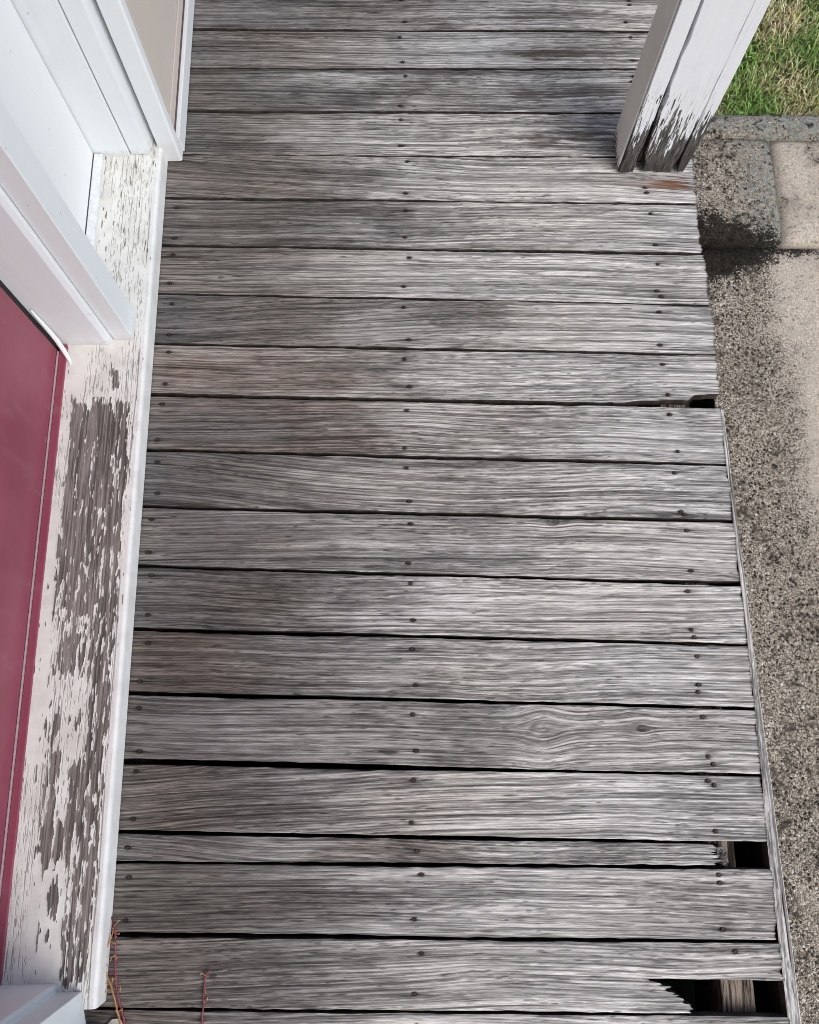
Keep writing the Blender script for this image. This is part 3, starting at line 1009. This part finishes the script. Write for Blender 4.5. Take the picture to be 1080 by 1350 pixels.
# nail head shared by all boards
def nail_mesh():
    bm = bmesh.new()
    bmesh.ops.create_cone(bm, cap_ends=True, segments=10, radius1=0.0023, radius2=0.0018, depth=0.0012)
    return bm_mesh(bm)
NAIL = nail_mesh()
NAIL.materials.append(M['nail'])

def joist_x(base, yy): return base - HR * (yy - 0.5)
# knots: x (survey units), fraction across from the near edge, reach along, reach across, core radius (m)
KN = {
    N0 - 1: [(-0.585, 0.80, .035, .012, .006)],
    N0 + 4: [(-0.36, 0.50, .030, .008, .0015)],
    N0 + 5: [(-0.50, 0.35, .025, .008, .003)],
    N0 + 10: [(0.338, 0.82, .030, .014, .0065)],
    N0 + 13: [(0.30, 0.55, .030, .030, .0008), (0.52, 0.55, .02, .014, .004)],
    N0 + 17: [(-0.40, 0.45, .02, .008, .003)],
}
# flame figure: x, fraction across, slope, span (m)
FL = {N0 + 3: (-0.22, -0.10, 0.12, 0.16), N0 + 6: (-0.46, 1.12, 0.12, 0.10), N0 + 9: (-0.40, -0.08, 0.13, 0.12),
      N0 + 14: (-0.30, 1.10, 0.13, 0.14), N0 + 15: (-0.40, -0.2, 0.16, 0.08), N0 + 17: (-0.35, 1.15, 0.10, 0.12)}
MJ = {N0 + 10: [0.24], N0 - 1: [0.30], N0 + 1: [0.42], N0 + 8: [0.62], N0 + 14: [0.30]}
DM = deck_mat()
nb = len(joints) - 1
for k in range(nb):
    seen = N0 - 2 <= k <= N0 + 19
    yl = (joints[k][0] + joints[k + 1][0]) / 2
    yr = (joints[k][1] + joints[k + 1][1]) / 2
    x0 = left_end(yl)
    butt = yr < 0.80                                # boards that stop at the edge strip
    x1 = (inner_edge(yr) - 0.0012) if butt else outer_edge(yr) + rnd.uniform(-0.006, 0.002)
    if k == N0 + 15: x1 = 0.662                     # short rotted board
    split = k == N0 + 17                            # outer end of this board has lost its lower half
    ns = 240
    rg = np.random.default_rng(100 + k)
    xs = np.linspace(x0, x1, ns)
    hi = np.array([joint(k, x)[0] - joint(k, x)[1] / 2 for x in xs]) + wander(ns, 2, 500 + k) * 0.0005 + wander(ns, 22, 530 + k) * 0.0008
    lo = np.array([joint(k + 1, x)[0] + joint(k + 1, x)[1] / 2 for x in xs]) + wander(ns, 2, 700 + k) * 0.0005 + wander(ns, 22, 730 + k) * 0.0008
    if k == N0 + 7:                                 # wedge-shaped loss at its outer corner
        lo = lo + 0.010 * smooth01((xs - 0.50) / 0.12) + 0.016 * smooth01((xs - 0.685) / 0.02) + wander(ns, 3, 77) * 0.0015 * (xs > 0.5)
    oy = (yl + yr) / 2
    org = Vector((x0 * K, oy * K, 0))
    def loc(x, y): return ((x - x0) * K, (y - oy) * K)
    # nails of this board (survey units)
    nl = []
    nar = (joints[k][0] - joints[k + 1][0]) < 0.10
    for jb, jit in ((-0.6125, .008), (-0.001, .010), (0.650, .010)):
        fr = [0.5] if nar else ([rnd.uniform(.13, .22), rnd.uniform(.74, .86)])
        if jb > 0.5 and not nar and rnd.random() < 0.5:
            fr.append(fr[rnd.randint(0, 1)] + rnd.choice((-.11, .12)))
        if jb < -0.5 and (k < N0 + 4 or k == N0 + 17): continue
        for f_ in fr:
            f_ = min(max(f_, 0.1), 0.9)
            yy = oy
            xx = joist_x(jb, yy) + rnd.uniform(-jit, jit)
            a, b = joint(k, xx)[0], joint(k + 1, xx)[0]
            y_ = a + (b - a) * f_
            if jb > 0.5 and k == N0 + 15: continue
            if split and jb > 0.5 and f_ > 0.42: continue
            if jb > 0.5 and 1.45 < y_ < 1.62 : continue     # under the post
            nl.append((xx, y_))
    kn = [(loc(a, 0)[0], loc(0, joints[k + 1][0] + (joints[k][0] - joints[k + 1][0]) * b)[1], c, d_, e) for a, b, c, d_, e in KN.get(k, [])]
    st = []
    if k == N0 + 3:      # rust and a damp patch by the post foot
        st = [(*loc(0.690, 1.452), 0.032, 0.013, (0.15, 0.065, 0.028), 0.9), (*loc(0.640, 1.45), 0.04, 0.012, (0.30, 0.20, 0.16), 0.35)]
    if k in (N0 - 1, N0, N0 + 1, N0 + 2):   # mould patches
        st = [(*loc(0.32 + 0.05 * (k % 2), yl - 0.01), 0.075, 0.018, (0.075, 0.06, 0.052), 0.75), (*loc(0.47, yl), 0.08, 0.016, (0.09, 0.075, 0.065), 0.65)]
    if k == N0 + 13:
        st = [(*loc(-0.05, -0.025), 0.045, 0.004, (0.03, 0.028, 0.026), 0.9)]
    zt = rnd.uniform(-0.0013, 0.0012)
    tilt = rnd.uniform(-0.006, 0.006)
    lx = (xs - x0) * K
    fl = FL.get(k)
    if fl: fl = (loc(fl[0], 0)[0], loc(0, joints[k + 1][0] + (joints[k][0] - joints[k + 1][0]) * fl[1])[1], fl[2], fl[3])
    kw = dict(seed=1000 + k * 70, knots=kn, flame=fl, majors=MJ.get(k, ()), nails=[loc(*p) for p in nl], stains=st,
              tone=rnd.uniform(0.84, 1.16), brown=rnd.uniform(0.0, 1.0), contrast=rnd.uniform(0.9, 1.25),
              bleach=(rnd.uniform(0.06, 0.24), rnd.uniform(0.55, 0.78)), ncrack=int(rnd.uniform(220, 420)), ncheck=int(rnd.uniform(600, 1900)))
    if k < N0 + 8: kw['ch'] = (0.0014, 0.0014)
    if not seen:
        kw.update(ds=0.02, dw=0.004, ncrack=20, ncheck=0)
    jag = np.convolve(rg.normal(0, 0.0040, 64), np.ones(9) / 9, 'same') + rg.normal(0, 0.0003, 64)
    if not split:
        if k == N0 + 15:
            jag = np.convolve(rg.normal(0, 0.010, 64), np.ones(4) / 4, 'same')
        me = board_mesh(lx, (lo - oy) * K, (hi - oy) * K, BT, jag1=jag, **kw)
        b = obj('deck_board', me, DM, deck, org + Vector((0, 0, zt)), (tilt * 0.4, 0, 0))
    else:
        full = ((lo - oy) * K, (hi - oy) * K)
        fm = 0.485                                          # the split runs just below the middle
        me = board_mesh(lx, *full, BT, jag1=jag, cut=(lx[-1] + 1, fm, 1.0), **kw)
        b = obj('deck_board', me, DM, deck, org + Vector((0, 0, zt)))
        b['label'] = 'surviving upper half of the split board'
        bj = np.interp(np.linspace(0, 12, 64), [0, 1, 3, 3.2, 5, 5.3, 7, 7.4, 9.4, 9.6, 11, 12], [0.036, 0.039, 0.033, 0.021, 0.017, 0.006, 0.003, -0.010, -0.014, -0.030, -0.036, -0.060])
        bj = bj + np.repeat(rg.normal(0, 0.006, 32), 2)
        me = board_mesh(lx, *full, BT, jag1=bj * K, cut=((0.560 - x0) * K, 0.0, fm), **kw)
        b2 = obj('deck_board', me, DM, deck, org + Vector((0, 0, zt)))
        b2['label'] = 'lower half of the split board with broken end'
    if seen:
        for xx, yy in nl:
            a, c = loc(xx, yy)
            n_ = obj('nail', NAIL, None, b, (a, c, rnd.uniform(-0.0010, 0.0004)), (rnd.uniform(-.12, .12), rnd.uniform(-.12, .12), rnd.uniform(0, 3)))
            n_.scale = (rnd.uniform(0.8, 1.25), rnd.uniform(0.8, 1.2), 1.0)

# edge strip, fascia, joists
def edge_plank(name, ya, yb, inner, outer, z0, z1, mat, seed, wob=0.0006, n=160, label=None):
    ys = np.linspace(ya, yb, n)
    lo = np.array([inner(y) for y in ys]) + wander(n, 4, seed) * wob
    hi = np.array([outer(y) for y in ys]) + wander(n, 4, seed + 1) * wob
    me = plank(ys * K, -hi * K, -lo * K, z1 - z0, nw=5, ch=0.0012, relief=0.0003, seed=seed)
    o = obj(name, me, mat, deck, (0, 0, z1), (0, 0, R(90)))     # local x -> +Y, local y -> -X
    return o
ys = np.linspace(-1.5, 0.796, 300)
e_in = np.array([inner_edge(y) for y in ys]) + wander(300, 4, 61) * 0.0008
e_out = np.array([outer_edge(y) - 0.004 for y in ys]) + wander(300, 3, 64) * 0.0012
me = board_mesh((ys + 1.5) * K, -e_out * K, -e_in * K, 0.021, 4100, bleach=(-3, -2), ncrack=40, ncheck=500, contrast=0.8, ch=(0.002, 0.0008))
obj('edge_board', me, DM, deck, (0, -1.5 * K, -0.0012), (0, 0, R(90)))
edge_plank('added_rim_joist', -1.5, 0.90, lambda y: inner_edge(y) + 0.001, lambda y: outer_edge(y) - 0.005, -0.135, -0.0235, M['under_shade'], 62)  # dark board added below the strip so the holes read black
fas_m = paint_mat('old_fascia_paint', (0.70, 0.70, 0.69), 0.6, 0.5, 0.0006, 40)
edge_plank('fascia', -1.5, 0.796, lambda y: outer_edge(y) - 0.0035, lambda y: outer_edge(y) + 0.0012, -0.135, -0.003, fas_m, 63)
edge_plank('fascia', 0.91, 3.2, lambda y: outer_edge(y) - 0.050, lambda y: outer_edge(y) - 0.012, -0.135, -BT - 0.002, fas_m, 65)
for jb in (-0.63, -0.002, 0.668):
    j = edge_plank('joist', -1.5, 3.2, lambda y: joist_x(jb, y) - 0.034, lambda y: joist_x(jb, y) + 0.034 - (0.022 * math.exp(-((y + 0.235) / 0.045) ** 2) if jb > 0.5 else 0.0), -0.14, -BT - 0.0018 - (0.0 if jb > 0.5 else 0.006), M['joist'] if jb > 0.5 else M['under_shade'], 70 + int(jb * 10), 0.0016, 220)
for yy in (-1.52, 3.24):
    obj('added_rim_joist', box(-0.66 * K, 0.80 * K, (yy - 0.03) * K, (yy + 0.012) * K, ZC - 0.03, -BT - 0.002, 0.001), M['under_shade'], deck)  # unseen end closures, added to shut light out below the boards
# crumbling lump left on the joist where the short board rotted away
bm = bmesh.new()
bmesh.ops.create_icosphere(bm, subdivisions=3, radius=1.0)
for v in bm.verts:
    q = v.co
    n_ = math.sin(q.x * 7 + q.y * 5) * 0.12 + math.sin(q.y * 11 - q.z * 6) * 0.10 + math.sin(q.x * 17 + q.z * 13) * 0.07
    v.co = Vector((q.x * 0.0105, q.y * 0.0145, q.z * 0.009)) * (1 + n_)
obj('rotten_stub', bm_mesh(bm, False), rot_wood((0.02, 0.018, 0.016), (0.30, 0.28, 0.26), 0), deck, (0.678 * K, -0.235 * K, -BT + 0.006), (0.1, 0.2, 0.4))

# ================================================================== POST
post = empty('porch_post', 'white boxed porch post with split boards and rotten foot on the deck edge', 'post', (0.551 * K, 1.480 * K, 0.0022))
POSTH = 2.395
def post_plank(name, x_lo, x_hi, yfront, th, mat, seed, jag_amp, lab=None):
    z = np.concatenate([np.linspace(0, 0.30, 70), np.linspace(0.32, POSTH, 40)])
    n = len(z)
    lo = np.array([x_lo(q) for q in z]) + wander(n, 2, seed) * 0.0010 * np.exp(-z / 0.10) 
    hi = np.array([x_hi(q) for q in z]) + wander(n, 2, seed + 5) * 0.0010 * np.exp(-z / 0.10)
    nw = 15
    rg = np.random.default_rng(seed)
    jag = np.abs(rg.normal(0, jag_amp, nw + 2))
    me = plank(z, lo, hi, th, nw=nw, ch=0.0007, jag0=jag, relief=0.00004, seed=seed)
    # plank axes (s, w, n) -> (z, x, -y)
    M4 = Matrix(((0, 1, 0, 0), (0, 0, -1, 0), (1, 0, 0, 0), (0, 0, 0, 1)))
    me.transform(M4)
    bm = bmesh.new(); bm.from_mesh(me)
    bmesh.ops.recalc_face_normals(bm, faces=bm.faces)
    bm.to_mesh(me); bm.free()
    return obj(name, me, mat, post, (0, yfront, 0))
PW, PD = 0.184 * K, 0.124 * K
sm = side_mat()
SB = 0.030 * 0.85
def crackL(z): return 0.0040 + 0.0100 * math.exp(-z / 0.13) + 0.0009 * math.sin(z * 47) + 0.0006 * math.sin(z * 113 + 1)
def crackR(z): return 0.0003 + 0.0055 * math.exp(-z / 0.10) + 0.0006 * math.sin(z * 61 + 2)
post_plank('side_board', lambda z: 0.0, lambda z: SB - 0.002 * math.exp(-z / .05), 0.0, PD, M['post'], 21, 0.002)
post_plank('front_board', lambda z: SB + crackL(z), lambda z: PW - 0.021 - crackR(z), 0.0004, 0.018, M['post'], 22, 0.006)
post_plank('side_board', lambda z: PW - 0.021 + 0.002 * math.exp(-z / .05), lambda z: PW - 0.007 * math.exp(-z / .07), 0.0008, PD - 0.002, M['post'], 23, 0.007)
obj('shaded_face', box(-0.0035, -0.0005, 0.0045, PD - 0.002, 0.004, POSTH - 0.01, 0.0), sm, post)  # thin sheet added to carry the shaded side's colour
obj('back_board', box(SB + 0.001, PW - 0.022, PD - 0.020, PD - 0.001, 0.003, POSTH, 0.001), M['post'], post)
obj('core', box(SB + 0.0008, PW - 0.0225, 0.0225, PD - 0.022, 0.003, POSTH, 0.001), rot_wood(axis=2), post)

# ================================================================== CREEPERS AND LITTER
def vine_mat(c0, c1):
    s = Mat('creeper_stem')
    n = s.noise(s.coord(), 60.0, 3)
    s.inp('Base Color', s.mix(s.step(n, .3, .7), c0, c1))
    s.inp('Roughness', 0.5)
    return s.m
VR = vine_mat((0.17, 0.030, 0.050), (0.27, 0.075, 0.085))
VO = vine_mat((0.36, 0.17, 0.06), (0.46, 0.27, 0.12))
def catmull(P, m=10):
    P = [Vector(p) for p in P]
    P = [P[0] * 2 - P[1]] + P + [P[-1] * 2 - P[-2]]
    out = []
    for i in range(1, len(P) - 2):
        for j in range(m):
            t = j / m
            a, b, c, d = P[i - 1:i + 3]
            out.append(0.5 * ((2 * b) + (c - a) * t + (2 * a - 5 * b + 4 * c - d) * t * t + (3 * b - a - 3 * c + d) * t ** 3))
    out.append(P[-2])
    return out
def vine(label, P, r0, r1, mat, tend, seed, group='creeper stems on the porch boards'):
    rr = random.Random(seed)
    pts = catmull([(a * K, b * K, c) for a, b, c in P])
    base = pts[-1].copy()
    root = empty('creeper_vine', label, 'vine', base, 0, group)
    n = len(pts)
    loc_ = [p - base + Vector((rr.uniform(-1, 1), rr.uniform(-1, 1), 0)) * 0.0004 for p in pts]
    obj('stem', tube(loc_, [r0 + (r1 - r0) * i / n for i in range(n)], 6), mat, root)
    for t in range(tend):
        i = rr.randint(2, n - 3)
        p = loc_[i]
        a = rr.uniform(0, 2 * math.pi)
        q = [p]
        L = rr.uniform(0.003, 0.009)
        for s_ in range(1, 6):
            a += rr.uniform(-0.9, 0.9)
            q.append(q[-1] + Vector((math.cos(a), math.sin(a), rr.uniform(-0.1, 0.35))) * L / 4)
        obj('tendril', tube(q, [0.0007, 0.0006, 0.0005, 0.0006, 0.0009, 0.0012], 5), VO if rr.random() < .6 else mat, root)
zz = 0.004
vine('long red creeper stem arching out from the sill corner', [(-.617, -.362, .006), (-.606, -.385, .012), (-.601, -.410, .012), (-.600, -.440, .009), (-.596, -.475, .008), (-.588, -.510, .007), (-.574, -.548, .006), (-.560, -.600, .005), (-.55, -.68, .005)], .0010, .0018, VR, 22, 3)
vine('orange creeper stem pressed against the white sill front', [(-.609, -.385, .010), (-.611, -.402, .013), (-.618, -.420, .014), (-.620, -.445, .012), (-.615, -.468, .010), (-.603, -.490, .009), (-.592, -.520, .008), (-.580, -.555, .0075), (-.566, -.61, .006)], .0009, .0014, VO, 14, 4)
vine('single straight red creeper twig lying across the last boards', [(-.405, -.462, .004), (-.412, -.470, .004), (-.414, -.495, .0042), (-.413, -.53, .0042), (-.414, -.57, .004), (-.41, -.64, .004)], .0011, .0013, VR, 6, 5)

# curled flake of old paint by the sill end
def flake(P, cx_, cy_, name, label):
    bm = bmesh.new()
    vs_ = [bm.verts.new((x * K, y * K, z)) for x, y, z in P]
    f = bm.faces.new(vs_)
    r = bmesh.ops.extrude_face_region(bm, geom=[f])
    bmesh.ops.translate(bm, verts=[v for v in r['geom'] if isinstance(v, bmesh.types.BMVert)], vec=(0, 0, 0.0008))
    o = obj(name, bm_mesh(bm), paint_mat('old_flake_paint', (0.66, 0.64, 0.58), 0.6, 0.4), None, (cx_ * K, cy_ * K, 0.003))
    tag(o, label, 'paint flake')
flake([(-.016, -.022, 0), (.014, -.024, .001), (.017, -.006, .002), (.008, .006, .003), (-.008, .004, .002), (-.018, -.006, .0)], -.588, -.556, 'paint_flake', 'pale curled paint flake on the board beside the sill end')
